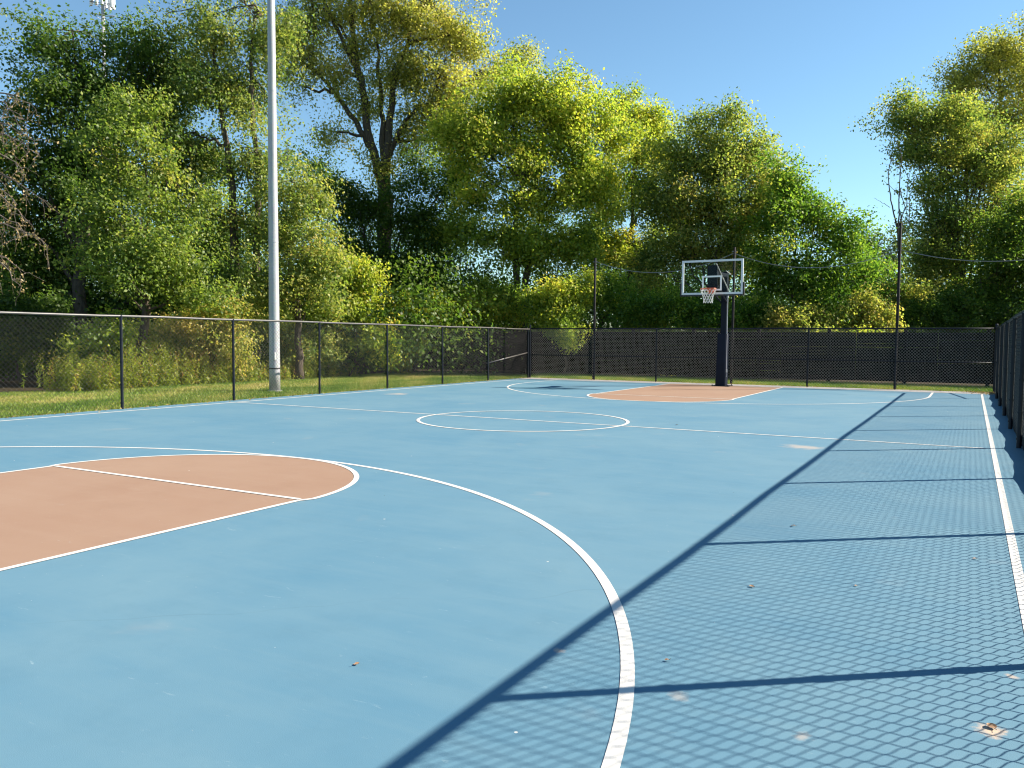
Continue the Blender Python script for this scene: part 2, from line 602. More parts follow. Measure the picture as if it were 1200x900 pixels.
def tree(name, label, cat, group, base, D, lobes, leafm, size=0.15, per=62, dens=1.0, cr=0.62, trunk_r=0.2,
         tone=0.45, tspread=0.15, fork=0.45, bark_m=None, limbs=None, twig=0.5, warm_top=0.0):
    """base = (u) pixel column of the foot, D depth; lobes = (u, v, dD, ru, rv) in photo pixels at that depth."""
    foot = spot(base, 402, D)
    foot[2] = 0
    root = empty(name, foot, label, cat, group)
    L = []
    for (u, v, dD, ru, rv) in lobes:
        dd = D + dD
        rx, rz = ru * dd / F, rv * dd / F
        L.append((spot(u, v, dd), (rx, (rx + rz) / 2 * 0.95, rz)))
    zmax = max(c[2] for c, r in L)
    cen, li = lobe_clumps(L, dens, cr)
    bt = np.concatenate(BT)
    ok = cen[:, 2] > min(0.25, 0.4 * zmax)
    cen, bt = cen[ok], bt[ok]
    # --- wood
    w = MB()
    zt = max(c[2] for c, r in L)
    zf = max(1.2, fork * zt)
    cx = np.mean([c for c, r in L], axis=0)
    top = np.array([foot[0] * 0.4 + cx[0] * 0.6, foot[1] * 0.4 + cx[1] * 0.6, zf])
    tp = curve_pts(foot, top, rng.normal(size=3) * np.array([.25, .25, 0]), 8, 0.05)
    w.tube(tp, np.linspace(trunk_r * 1.0, trunk_r * 0.72, 8) * np.array([1.45, 1.1] + [1] * 6), 9)
    forks = []
    if limbs:
        for (pl, r0, r1) in limbs:
            pts = np.array([spot(u, v, D + dd) for (u, v, dd) in pl])
            tt = np.linspace(0, len(pts) - 1, len(pts) * 4)
            P = np.stack([np.interp(tt, np.arange(len(pts)), pts[:, i]) for i in range(3)], 1)
            P[1:-1] += rng.normal(size=(len(P) - 2, 3)) * 0.035
            w.tube(P, np.linspace(r0, r1, len(P)), 7)
            forks.append(P[2:])
    FK = np.concatenate(forks) if forks else None
    for c, r in L:
        tgt = c + np.array([0, 0, r[2] * 0.35])
        st = tp[rng.integers(4, 8)] if tgt[2] > zf else tp[rng.integers(2, 6)]
        if FK is not None:
            low = FK[FK[:, 2] < tgt[2] - 0.25 * r[2]]
            if len(low):
                st = low[np.argmin(np.linalg.norm(low - tgt, axis=1))]
        lp = curve_pts(st, tgt, [rng.normal() * .3, rng.normal() * .3, -0.25 if tgt[2] < zf else -0.12 * abs(tgt[2] - st[2])], 9, 0.09)
        lr = trunk_r * 0.36 * min(1.0, 0.55 + 0.25 * max(r))
        w.tube(lp, np.linspace(lr, lr * 0.3, 9), 6)
        near = cen[np.linalg.norm((cen - c) / np.array(r), axis=1) < 1.1]
        for q in near[rng.permutation(len(near))[:min(14, int(len(near) * twig * 0.3))]]:
            a = lp[rng.integers(4, 9)]
            w.tube(curve_pts(a, q, rng.normal(size=3) * 0.15, 5, 0.05), np.linspace(lr * 0.28, 0.012, 5), 4, False)
    w.build('trunk', bark_m or M_bark, root, smooth=True)
    # --- leaves
    tc = tone + bt + rng.normal(size=len(cen)) * tspread * 0.8
    zr = (cen[:, 2] - cen[:, 2].min()) / (np.ptp(cen[:, 2]) + 1e-6)
    tc += warm_top * (zr - 0.5)
    V, T = clump_leaves(cen, cr * (0.45 + 1.15 * rng.random(len(cen)) ** 1.5), per * 1.4, size * 0.86, tc)
    keep = np.repeat(V[0::4, 2] > 0.06, 4)
    T = T[V[0::4, 2] > 0.06]
    quads_obj('crown', V[keep], T, leafm, root)
    return root


# ------------------------------------------------------------------ ground and court
XL, XR = -14.43, 0.294                      # side lines
XC = (XL + XR) / 2
YB0, YB1 = -0.90, 27.0                      # base lines
YH = 13.05
FX0, FX1, FY1 = -14.9, 0.62, 28.05          # fence lines


def flat(name, polys, z, mat, kind='structure'):
    me = bpy.data.meshes.new(name)
    V, Fs = [], []
    for p in polys:
        n0 = len(V)
        V += [(x, y, z) for x, y in p]
        Fs.append(tuple(range(n0, n0 + len(p))))
    me.from_pydata(V, [], Fs)
    me.materials.append(mat)
    o = bpy.data.objects.new(name, me)
    COL.objects.link(o)
    o['kind'] = kind
    return o


flat('ground', [[(-400, -400), (400, -400), (400, 400), (-400, 400)]], -0.03, M_ground)
m = MB()
m.box((FX0 - 0.06, -6, -0.25), (FX1 + 0.06, YB1 + 0.06, 0.0))
o = m.build('court', M_blue)
o['kind'] = 'structure'
m = MB()
m.box((FX0 - 0.06, YB1 + 0.063, -0.25), (FX1 + 0.06, FY1 + 0.12, -0.004))
o = m.build('pavement', M_conc)
o['kind'] = 'structure'


def arc_pts(cx, cy, r, a0, a1, n=96):
    a = np.radians(np.linspace(a0, a1, n))
    return [(cx + r * math.cos(t), cy + r * math.sin(t)) for t in a]


def stroke(path, w, closed=False):
    """Quads of a painted line following path."""
    P = np.array(path)
    if closed:
        T = np.roll(P, -1, 0) - np.roll(P, 1, 0)
    else:
        T = np.gradient(P, axis=0)
    T /= np.linalg.norm(T, axis=1, keepdims=True)
    N = np.stack([-T[:, 1], T[:, 0]], 1) * w / 2
    A, B = P + N, P - N
    n = len(P)
    out = []
    for i in range(n if closed else n - 1):
        j = (i + 1) % n
        out.append([tuple(A[i]), tuple(B[i]), tuple(B[j]), tuple(A[j])])
    return out


KW, KR, YFT, YK = 1.86, 1.92, 5.46, 5.44
R3, C3 = 6.12, 1.27
LW = 0.056


def half(y):                                 # mirrors the near half onto the far half
    return 2 * YH - y


def key_outline(mirror):
    e0 = YB0 if not mirror else half(YB1)
    pts = [(XC + KW, e0)] + [(XC + KW, YFT - 0.02)] + arc_pts(XC, YK, KR, 1.5, 178.5) + [(XC - KW, YFT - 0.02)] + [(XC - KW, e0)]
    return [(x, half(y)) for x, y in pts] if mirror else pts


flat('near_key_paint', [key_outline(False)], 0.0015, M_tan)
flat('far_key_paint', [key_outline(True)[::-1]], 0.0015, M_tan)
lines = {}
lines['side_line'] = stroke([(XR + 0.013, YB0 - .04), (XR + 0.005, YB1 + .04)], 0.056) + stroke([(XL, YB0 - .04), (XL, YB1 + .04)], 0.075)
lines['base_line'] = stroke([(XL + .04, YB0), (XR - .045, YB0)], 0.06) + stroke([(XL + .04, YB1), (XR - .045, YB1)], 0.06)
lines['half_line'] = stroke([(XL + .04, YH), (XR - .045, YH)], LW)
lines['centre_circle'] = stroke(arc_pts(XC, YH, 1.89, 0, 360, 129)[:-1], 0.062, True)


def rnd(p, n=6):
    return p


for mir, nm in ((False, 'near'), (True, 'far')):
    f = (lambda P: [(x, half(y)) for x, y in P]) if mir else (lambda P: P)
    e0 = (YB0 if not mir else half(YB1)) + 0.03
    R3, C3, X3 = (6.12, 1.20, XC) if mir else (6.31, 1.067, -7.16)
    ys = list(np.linspace(e0, C3, 12))
    three = [(X3 + R3, y) for y in ys[:-1]] + arc_pts(X3, C3, R3, 0, 180, 120) + [(X3 - R3, y) for y in ys[:-1][::-1]]
    ke = [(XC + KW, y) for y in np.linspace(e0, YFT - 0.05, 14)] + arc_pts(XC, YK, KR, 3, 177) + [(XC - KW, y) for y in np.linspace(YFT - 0.05, e0, 14)]
    ft = [(XC - KW + 0.028, YFT), (XC + KW - 0.028, YFT)]
    lines[nm + '_three_point_line'] = stroke(f(three), 0.062)
    lines[nm + '_key_line'] = stroke(f(ke), LW)
    lines[nm + '_free_throw_line'] = stroke(f(ft), LW)
zz = {'side_line': 0.0030, 'base_line': 0.0036, 'half_line': 0.0038, 'centre_circle': 0.0050}
for k, p in lines.items():
    z = zz.get(k, 0.0030)
    if 'key' in k:
        z = 0.0044
    if 'free' in k:
        z = 0.0056
    p = [q if np.cross(np.array(q[1]) - q[0], np.array(q[2]) - q[1]) > 0 else q[::-1] for q in p]
    flat(k, p, z, M_line)

# ------------------------------------------------------------------ chain link fences
FH = 1.87
CELL = 0.092


def chain_mesh(p0, p1, z0, z1, r=0.0026, cell=CELL):
    """Zigzag wires hooked into their neighbours, real tubes of three sides."""
    p0, p1 = np.array(p0, float), np.array(p1, float)
    Ld = np.linalg.norm(p1 - p0)
    u = (p1 - p0) / Ld
    nrm = np.array([-u[1], u[0]])
    nw = int(Ld / (cell * 0.5))
    cell_x = Ld / nw                         # neighbouring wires zigzag in opposite phase and hook
    nz = int((z1 - z0) / (cell * 0.5))
    zs = np.linspace(z0, z1, nz + 1)
    # each zig is 3 points so the bends are rounded
    prof_t, prof_s, prof_n = [], [], []
    for i in range(nz + 1):
        sgn = 1 if i % 2 else -1
        dz = (zs[1] - zs[0])
        for k, am in ((-0.26, 0.50), (0.0, 1.0), (0.26, 0.50)):
            zz_ = zs[i] + k * dz
            if z0 <= zz_ <= z1:
                prof_t.append(zz_)
                prof_s.append(sgn * 0.5 * am)
                prof_n.append(r * 1.1 * (-1 if k < 0 else 1 if k > 0 else 0))
    prof_t, prof_s, prof_n = map(np.array, (prof_t, prof_s, prof_n))
    m = len(prof_t)
    V, Fs = [], []
    ang = np.radians([90, 210, 330])
    base = []
    for i in range(m - 1):
        for k in range(3):
            k2 = (k + 1) % 3
            base.append((i * 3 + k, i * 3 + k2, (i + 1) * 3 + k2, (i + 1) * 3 + k))
    base = np.array(base)
    for w in range(nw):
        s = (w + 0.5 + prof_s * 1.06 * (1 if w % 2 else -1)) * cell_x + rng.normal() * 0.0012
        xy = p0[None, :] + u[None, :] * s[:, None] + nrm[None, :] * prof_n[:, None]
        P = np.column_stack([xy, prof_t])
        t = unit(np.gradient(P, axis=0))
        a = np.array([nrm[0], nrm[1], 0.0])[None, :] - t * (t @ np.array([nrm[0], nrm[1], 0.0]))[:, None]
        a = unit(a)
        b = np.cross(t, a)
        ring = P[:, None, :] + r * (a[:, None, :] * np.cos(ang)[None, :, None] + b[:, None, :] * np.sin(ang)[None, :, None])
        V.append(ring.reshape(-1, 3))
        Fs.append(base + w * m * 3)
    V = np.concatenate(V)
    Fs = np.concatenate(Fs)
    return V, Fs


def mesh_np(name, V, Fs, mat, parent):
    off = np.array(world_loc(parent))
    me = bpy.data.meshes.new(name)
    me.vertices.add(len(V))
    me.vertices.foreach_set('co', (V - off).astype(np.float32).ravel())
    n = len(Fs)
    me.loops.add(n * 4)
    me.loops.foreach_set('vertex_index', Fs.astype(np.int32).ravel())
    me.polygons.add(n)
    me.polygons.foreach_set('loop_start', np.arange(0, n * 4, 4, dtype=np.int32))
    me.polygons.foreach_set('loop_total', np.full(n, 4, np.int32))
    me.polygons.foreach_set('use_smooth', np.ones(n, bool))
    me.materials.append(mat)
    me.update(calc_edges=True)
    o = bpy.data.objects.new(name, me)
    COL.objects.link(o)
    o.parent = parent
    return o


def post(parent, x, y, h, r=0.03, z0=-0.05, ring=True, inward=(0, 0)):
    m = MB()
    lean = rng.normal(size=2) * 0.006
    m.tube([(x, y, z0), (x + lean[0] * .5, y + lean[1] * .5, h * .5), (x + lean[0], y + lean[1], h)], r, 10)
    # domed cap and wire-tie bands
    m.tube([(x + lean[0], y + lean[1], h - .01), (x + lean[0], y + lean[1], h + 0.02), (x + lean[0], y + lean[1], h + 0.045)], [r * 1.2, r * 1.15, r * .3], 10)
    if ring:
        for z in (0.13, 0.5, 0.95, 1.4):
            m.tube([(x + lean[0] * z / h, y + lean[1] * z / h, z - .014), (x + lean[0] * z / h, y + lean[1] * z / h, z + .014)], r * 1.22, 10)
    o = m.build('post', M_vinyl, parent, smooth=False)
    return o


def rail(parent, name, a, b, r, mat, n=2, wob=0.0):
    m = MB()
    t = np.linspace(0, 1, n)[:, None]
    P = np.array(a) * (1 - t) + np.array(b) * t
    if wob:
        P[1:-1, 2] += rng.normal(size=n - 2) * wob
    m.tube(P, r, 8)
    return m.build(name, mat, parent, smooth=True)


# left fence
lf = empty('chain_link_fence', (FX0, 12, 0), 'black chain link fence with light catching top rail, along the grass beside the lamp post', 'fence', 'chain link fences round the court')
LY = [10.55 - 2.87 * 5 + 2.87 * k for k in range(11)] + [27.9]
LY = [y for y in LY if y > -4]
for y in LY:
    post(lf, FX0, y, FH - 0.02, 0.029)
rail(lf, 'top_rail', (FX0, LY[0], FH), (FX0, FY1, FH), 0.024, M_rail, 24, 0.006)
V, Fs = chain_mesh((FX0 - 0.034, LY[0]), (FX0 - 0.034, FY1 - .05), 0.03, FH + 0.0, 0.0022)
mesh_np('wire_mesh', V, Fs, M_wire, lf)
rail(lf, 'brace', (FX0 - .03, FY1 - .1, 0.97), (FX0 - .03, 24.85, 0.62), 0.022, M_rail)
# back fence
bf = empty('chain_link_fence', (XC, FY1, 0), 'black chain link fence with a middle rail, across the far end behind the basketball hoop', 'fence', 'chain link fences round the court')
BX = [FX0, -12.2, -9.8, -7.45, -4.65, -2.05, FX1]
for x in BX:
    post(bf, x, FY1, FH + (0.12 if x in (FX0, FX1) else 0), 0.036 if x in (FX0, FX1) else 0.03)
rail(bf, 'top_rail', (FX0, FY1, FH + .02), (FX1, FY1, FH + .02), 0.024, M_vinyl, 14, 0.006)
rail(bf, 'middle_rail', (FX0, FY1, 0.88), (FX1, FY1, 0.88), 0.022, M_vinyl, 14, 0.004)
V, Fs = chain_mesh((FX0 + .05, FY1 + 0.036), (FX1 - .05, FY1 + 0.036), 0.03, FH + 0.04, 0.0031)
mesh_np('wire_mesh', V, Fs, M_wire_pale, bf)
# right fence
rf = empty('chain_link_fence', (FX1, 12, 0), 'black chain link fence seen almost edge on, right of the court and casting its shadow', 'fence', 'chain link fences round the court')
RY = [4.57 + 2.93 * k for k in range(-3, 8)] + [27.9]
for y in RY:
    if y < 27.5:
        post(rf, FX1, y, FH, 0.032)
rail(rf, 'top_rail', (FX1, RY[0], FH + .02), (FX1, FY1 - .05, FH + .02), 0.026, M_vinyl, 24, 0.005)
V, Fs = chain_mesh((FX1 + 0.037, RY[0]), (FX1 + 0.037, FY1 - .08), 0.03, FH + 0.02, 0.0034)
mesh_np('wire_mesh', V, Fs, M_wire_dark, rf)
rail(rf, 'brace', (FX1 + .03, FY1 - .1, 0.97), (FX1 + .03, RY[-2], 0.6), 0.022, M_vinyl)
# sagging fabric strip tied along the foot of the right fence
m = MB()
ys = np.arange(RY[0], FY1 - .1, 0.08)
zt = []
for y in ys:
    k = (y - RY[0]) / 2.93
    fr = k - math.floor(k)
    zt.append(0.145 + 0.05 * abs(2 * fr - 1) ** 1.4 + 0.003 * math.sin(y * 1.7))
n = len(ys)
V = [(FX1 + 0.046 + .004 * math.sin(y * 7), y, -0.02) for y in ys] + [(FX1 + 0.048 + .004 * math.sin(y * 7), y, z) for y, z in zip(ys, zt)]
V += [(x + 0.006, y, z) for x, y, z in V]
Q = []
for i in range(n - 1):
    Q += [(i, i + 1, n + i + 1, n + i), (2 * n + i, 3 * n + i, 3 * n + i + 1, 2 * n + i + 1), (n + i, n + i + 1, 3 * n + i + 1, 3 * n + i)]
m.add(V, Q)
m.build('fabric_strip', M_skirt, rf)

# ------------------------------------------------------------------ dark board fence behind the back fence
wf = empty('board_fence', (-10, 31.6, 0), 'dark weathered fence of horizontal boards, in shade behind the back chain link fence', 'fence')
m = MB()
for k in range(13):
    z = 0.10 + k * 0.132
    x = -27.0
    while x < 3.0:
        x2 = min(x + 2.6, 3.0)
        dz, dy = rng.normal() * 0.004, rng.normal() * 0.006
        m.box((x + 0.004, 31.6 + dy, z + dz), (x2 - 0.004, 31.622 + dy, z + 0.1318))
        x = x2
m.build('board_panel', M_boards, wf)
for i in range(13):
    x = -27 + 2.5 * i
    m = MB()
    m.frustum((x, 31.53, -0.1), (0.06, 0.06), (x, 31.53, 1.92), (0.058, 0.058), 0.008)
    m.build('post', M_boards, wf)

# ------------------------------------------------------------------ light pole
lp = empty('light_pole', (-16.72, 16.5, 0), 'tall tapered galvanised steel light pole standing in the grass behind the left fence', 'light pole')
m = MB()
m.tube([(-16.72 - 0.02 * z / 10, 16.5, z) for z in (-0.05, 0.6, 3, 6, 9, 12.5)], [0.150, 0.147, 0.136, 0.121, 0.106, 0.088], 28)
m.build('shaft', M_galv, lp, smooth=True)
m = MB()
m.tube([(-16.72, 16.5, 0.60), (-16.72, 16.5, 0.64)], 0.152, 28)
m.build('strap', M_black, lp)
m = MB()
m.tube([(-16.72, 16.5, -0.05), (-16.72, 16.5, 0.02)], 0.20, 20)
m.build('footing', M_conc, lp)
for z in (4.05, 8.1):
    m = MB()
    rr = np.interp(z, [3, 6, 9], [0.136, 0.121, 0.106])
    m.tube([(-16.72 - 0.02 * z / 10, 16.5, z), (-16.72 - 0.02 * z / 10, 16.5, z + 0.03)], rr + 0.004, 28)
    m.build('joint_collar', M_galv, lp)
m = MB()
hx, hy = -16.72 + 0.100, 16.5 - 0.100
m.frustum((hx, hy, 0.86), (0.036, 0.036), (hx - .001, hy + .001, 1.06), (0.036, 0.036), 0.01)
m.build('access_cover', M_galv, lp)

# ------------------------------------------------------------------ basketball hoop
HX = -7.07
hoop = empty('basketball_hoop', (HX, 26.75, 0), 'basketball hoop with clear glass backboard, orange rim and dark padded post at the far key', 'basketball hoop')
m = MB()
m.frustum((HX, 26.80, 0.0), (0.092, 0.10), (HX, 26.80, 3.72), (0.092, 0.10), 0.015)
m.build('post', M_navy, hoop)
m = MB()
m.frustum((HX - .03, 26.72, 0.02), (0.166, 0.17), (HX - 0.01, 26.73, 1.70), (0.15, 0.16), 0.03)
m.build('post_padding', M_pad, hoop)
m = MB()
m.box((HX - .30, 26.42, 0.0), (HX + .27, 27.06, 0.016))
for ax in (-.26, .23):
    for ay in (26.46, 27.02):
        m.tube([(HX + ax, ay, 0.014), (HX + ax, ay, 0.05)], 0.016, 6)
m.build('base_plate', M_navy, hoop)
BY = 25.25                                   # face of the backboard
m = MB()
m.tube([(HX + .13, 26.66, 0.3), (HX + .135, 26.66, 3.0)], 0.014, 8)
m.tube([(HX + .14, 26.64, 0.45), (HX + .14, 26.64, 0.55)], 0.032, 8)
m.tube([(HX + .14, 26.64, 2.86), (HX + .14, 26.64, 3.0)], 0.032, 8)
m.build('height_adjuster', M_galv, hoop)
# extension arms
m = MB()
for s in (-1, 1):
    P0, P1 = np.array([HX + s * 0.085, 26.72, 3.58]), np.array([HX + s * 0.085, BY + 0.12, 3.58])
    m.box((P0[0] - 0.02, BY + 0.06, 3.52), (P0[0] + 0.02, 26.70, 3.64))
m.box((HX - 0.15, BY + 0.035, 3.05), (HX + 0.15, BY + 0.065, 3.80))
m.build('extension_arm', M_navy, hoop)
for s in (-1, 1):
    m = MB()
    m.tube([(HX + s * 0.09, 26.70, 2.72), (HX + s * 0.15, BY + 0.07, 3.18)], 0.026, 8)
    m.build('lower_strut', M_navy, hoop)
m = MB()
m.tube([(HX + 0.17, 26.70, 3.05), (HX + 0.10, BY + 0.08, 3.86)], 0.02, 8)
m.tube([(HX + 0.20, 26.72, 3.62), (HX + 0.42, BY + 0.06, 3.62)], 0.014, 8)
m.build('diagonal_strut', M_galv, hoop)
BW, BZ0, BZ1 = 0.955, 2.90, 3.97
bb = MB()
bb.box((HX - BW + 0.03, BY + 0.005, BZ0 + 0.03), (HX + BW - 0.03, BY + 0.018, BZ1 - 0.03))
board = bb.build('backboard', M_glass, hoop)
m = MB()
fw = 0.062
m.box((HX - BW, BY - 0.012, BZ0), (HX - BW + fw, BY + 0.035, BZ1))
m.box((HX + BW - fw, BY - 0.012, BZ0), (HX + BW, BY + 0.035, BZ1))
m.box((HX - BW + fw, BY - 0.010, BZ0), (HX + BW - fw, BY + 0.033, BZ0 + fw))
m.box((HX - BW + fw, BY - 0.010, BZ1 - fw), (HX + BW - fw, BY + 0.033, BZ1))
m.build('frame', M_alu, board)
m = MB()
tw, z0, z1, lw = 0.305, 3.02, 3.48, 0.05
m.box((HX - tw, BY - 0.004, z0), (HX - tw + lw, BY + 0.002, z1))
m.box((HX + tw - lw, BY - 0.004, z0), (HX + tw, BY + 0.002, z1))
m.box((HX - tw + lw, BY - 0.003, z1 - lw), (HX + tw - lw, BY + 0.0025, z1))
m.box((HX - tw + lw, BY - 0.003, z0), (HX + tw - lw, BY + 0.0025, z0 + lw))
m.build('target_square', M_white, board)
m = MB()                                     # dark edge padding: bottom and lower corners
m.box((HX - BW + .02, BY - 0.025, BZ0 - 0.045), (HX + BW - .02, BY + 0.045, BZ0 - 0.002))
m.box((HX + BW + 0.002, BY - 0.025, BZ0 - 0.045), (HX + BW + 0.045, BY + 0.045, BZ0 + 0.36))
m.box((HX - BW - 0.045, BY - 0.025, BZ0 - 0.045), (HX - BW - 0.002, BY + 0.045, BZ0 + 0.36))
m.build('edge_padding', M_black, board)
# rim
RZ, RR, RYc = 3.06, 0.235, BY - 0.15 - 0.235
m = MB()
a = np.linspace(0, 2 * np.pi, 41)
m.tube(np.stack([HX + RR * np.cos(a), RYc + RR * np.sin(a), np.full(41, RZ)], 1), 0.0115, 8)
m.tube(np.stack([HX + (RR - .002) * np.cos(a[20:]), RYc + (RR - .002) * np.sin(a[20:]), np.full(21, RZ - .025)], 1), 0.008, 8)
m.box((HX - 0.075, BY - 0.20, RZ - 0.09), (HX + 0.075, BY - 0.013, RZ + 0.012))
m.box((HX - 0.11, BY - 0.022, RZ - 0.14), (HX + 0.11, BY - 0.0125, RZ + 0.05))
for s in (-1, 1):
    m.tube([(HX + s * .07, BY - .02, RZ - .10), (HX + s * .16, RYc + .17, RZ - .012)], 0.010, 6)
rim = m.build('rim', M_orange, hoop, smooth=False)
m = MB()
nl = 12
lev = [(RZ - .012, RR), (RZ - .10, RR * .90), (RZ - .19, RR * .74), (RZ - .28, RR * .62), (RZ - .37, RR * .58), (RZ - .44, RR * .60)]
for k in range(nl):
    for s in (-1, 1):
        P = []
        for i, (z, r) in enumerate(lev):
            th = 2 * np.pi * (k + s * 0.5 * i) / nl
            P.append((HX + r * math.cos(th), RYc + r * math.sin(th), z))
        m.tube(P, 0.0065, 4)
m.build('net', M_net, hoop)

# ------------------------------------------------------------------ ball-net posts and cables behind the back fence
PX = [(-12.28, 4.5, 'slim dark wooden pole rising over the back fence left of the hoop', 0.045),
      (-7.15, 4.65, 'slim dark pole standing directly behind the glass backboard', 0.045),
      (-2.05, 5.15, 'thick dark pole rising over the back fence right of the hoop', 0.046)]
for x, h, lab, r in PX:
    p = empty('utility_pole', (x, FY1 + 0.12, 0), lab, 'pole', 'dark poles behind the back fence')
    m = MB()
    m.tube([(x, FY1 + .12, -0.1), (x + .01, FY1 + .12, h * .5), (x + .02, FY1 + .12, h)], [r, r * .95, r * .85], 10)
    m.build('shaft', M_pole, p, smooth=True)
    m = MB()
    m.tube([(x - .06, FY1 + .10, h - .14), (x + .1, FY1 + .10, h - .14)], 0.015, 6)
    m.build('bracket', M_cable, p)


def cable(a, b, sag, label):
    t = np.linspace(0, 1, 25)[:, None]
    P = np.array(a) * (1 - t) + np.array(b) * t
    P[:, 2] -= sag * 4 * (t * (1 - t))[:, 0]
    m = MB()
    m.tube(P, 0.011, 5)
    tag(m.build('overhead_cable', M_cable), label, 'cable', 'cables between the dark poles')


cable((-12.2, FY1 + .1, 4.36), (-7.15, FY1 + .1, 4.45), 0.52, 'thin sagging cable between the left pole and the pole behind the backboard')
cable((-7.15, FY1 + .1, 4.45), (-2.05, FY1 + .1, 4.32), 0.52, 'thin sagging cable between the backboard and the thick pole right of it')
cable((-2.05, FY1 + .1, 4.34), (3.1, FY1 + .1, 4.2), 0.40, 'thin sagging cable running from the thick pole to the right picture edge')

# ------------------------------------------------------------------ cell tower behind the left trees
ct = spot(128, 402, 150)
ct[2] = 0
tw = empty('cell_tower', ct, 'distant cell tower with white antenna panels peeking over the dark green tree at the left', 'cell tower')
H = 63.3
m = MB()
m.tube([ct, ct + np.array([0, 0, H - 2.5])], [0.55, 0.3], 12)
m.build('mast', M_galv, tw, smooth=True)
m = MB()
for zz_ in (H - 4.6, H - 2.6):
    A = [ct + np.array([2.3 * math.cos(t), 2.3 * math.sin(t), zz_]) for t in np.radians([20, 140, 260, 20])]
    for i in range(3):
        m.tube([A[i], A[i + 1]], 0.05, 6)
        m.tube([A[i], ct + np.array([0, 0, zz_])], 0.05, 6)
m.build('platform', M_galv, tw)
for k in range(9):
    t = np.radians(20 + 120 * (k // 3))
    t2 = t + np.radians(120)
    fr = (k % 3) * 0.36 + 0.14
    A = ct + 2.3 * np.array([math.cos(t), math.sin(t), 0]) * (1 - fr) + 2.3 * np.array([math.cos(t2), math.sin(t2), 0]) * fr
    A = ct + (A - ct) * 1.06
    hh = H - 2.4 + 1.2 * rng.random()
    m = MB()
    m.frustum((A[0], A[1], hh - 1.0), (0.26, 0.16), (A[0], A[1], hh + 1.3), (0.26, 0.16), 0.04)
    m.build('antenna_panel', M_panel, tw)

# ------------------------------------------------------------------ trees
TG = 'trees beyond the fences'
# --- left wood
tree('oak_tree', 'tallest dark green tree at the left, behind the lime maple, with a bluish dark crown', 'tree', TG, 85, 30,
     [(85, 52, 0, 55, 44), (165, 62, 2, 52, 40), (50, 110, 0, 55, 55), (120, 120, 1, 75, 65), (190, 75, 2, 55, 55), (40, 190, 0, 55, 50),
      (110, 210, 2, 70, 60), (30, 260, 1, 60, 50), (70, 310, 2, 70, 50), (-30, 180, 1, 50, 70), (200, 140, 3, 50, 60), (-40, 290, 2, 60, 60), (225, 210, 3, 55, 60), (180, 340, 3, 60, 50), (250, 300, 3, 55, 50), (10, 330, 1, 55, 50)],
     L_dark, size=0.15, per=60, cr=0.55, trunk_r=0.26, tone=0.42)
tree('maple_tree', 'sunlit lime green maple at the left, standing in front of darker trees', 'tree', TG, 165, 25.5,
     [(150, 130, 0, 40, 40), (135, 190, 0, 50, 45), (190, 200, 0, 45, 50), (120, 255, -.5, 42, 40), (165, 270, -1, 58, 45), (215, 275, 0, 45, 45),
      (150, 325, -1, 60, 38), (205, 335, -.5, 45, 35), (105, 305, -.5, 28, 28), (240, 225, 0.5, 30, 30)],
     L_maple, size=0.125, per=74, cr=0.5, dens=0.7, trunk_r=0.15, tone=0.40, tspread=0.18)
tree('locust_tree', 'green tree with bronze topped crown directly left of the light pole', 'tree', TG, 270, 31,
     [(240, 30, 0, 45, 55), (285, 20, 0, 40, 60), (255, 100, 0, 48, 50), (300, 110, 1, 38, 50), (230, 170, 1, 48, 48), (285, 190, 0, 48, 50),
      (320, 60, 0, 30, 50), (245, 250, 0, 45, 42), (295, 265, 0, 45, 40), (260, 330, 0, 55, 40), (340, 190, 1, 28, 40)],
     L_olive, size=0.13, per=62, cr=0.55, dens=0.85, trunk_r=0.2, tone=0.36, tspread=0.18, warm_top=0.3,
     limbs=[([(275, 330, 0), (272, 220, 0), (262, 140, 0), (250, 60, 0)], 0.17, 0.06), ([(300, 330, 0), (303, 210, 0), (292, 110, 0), (300, 20, 0)], 0.15, 0.05)])
tree('vine_covered_tree', 'olive brown vine covered tree just right of the light pole, beneath the cottonwood', 'tree', TG, 350, 29,
     [(345, 225, 0, 35, 32), (335, 275, 0, 40, 35), (370, 290, -.5, 35, 35), (350, 335, -1, 45, 35), (310, 340, -1, 35, 35), (365, 240, .5, 26, 30)],
     L_olive, size=0.13, per=60, cr=0.48, dens=1.1, trunk_r=0.14, tone=0.5)
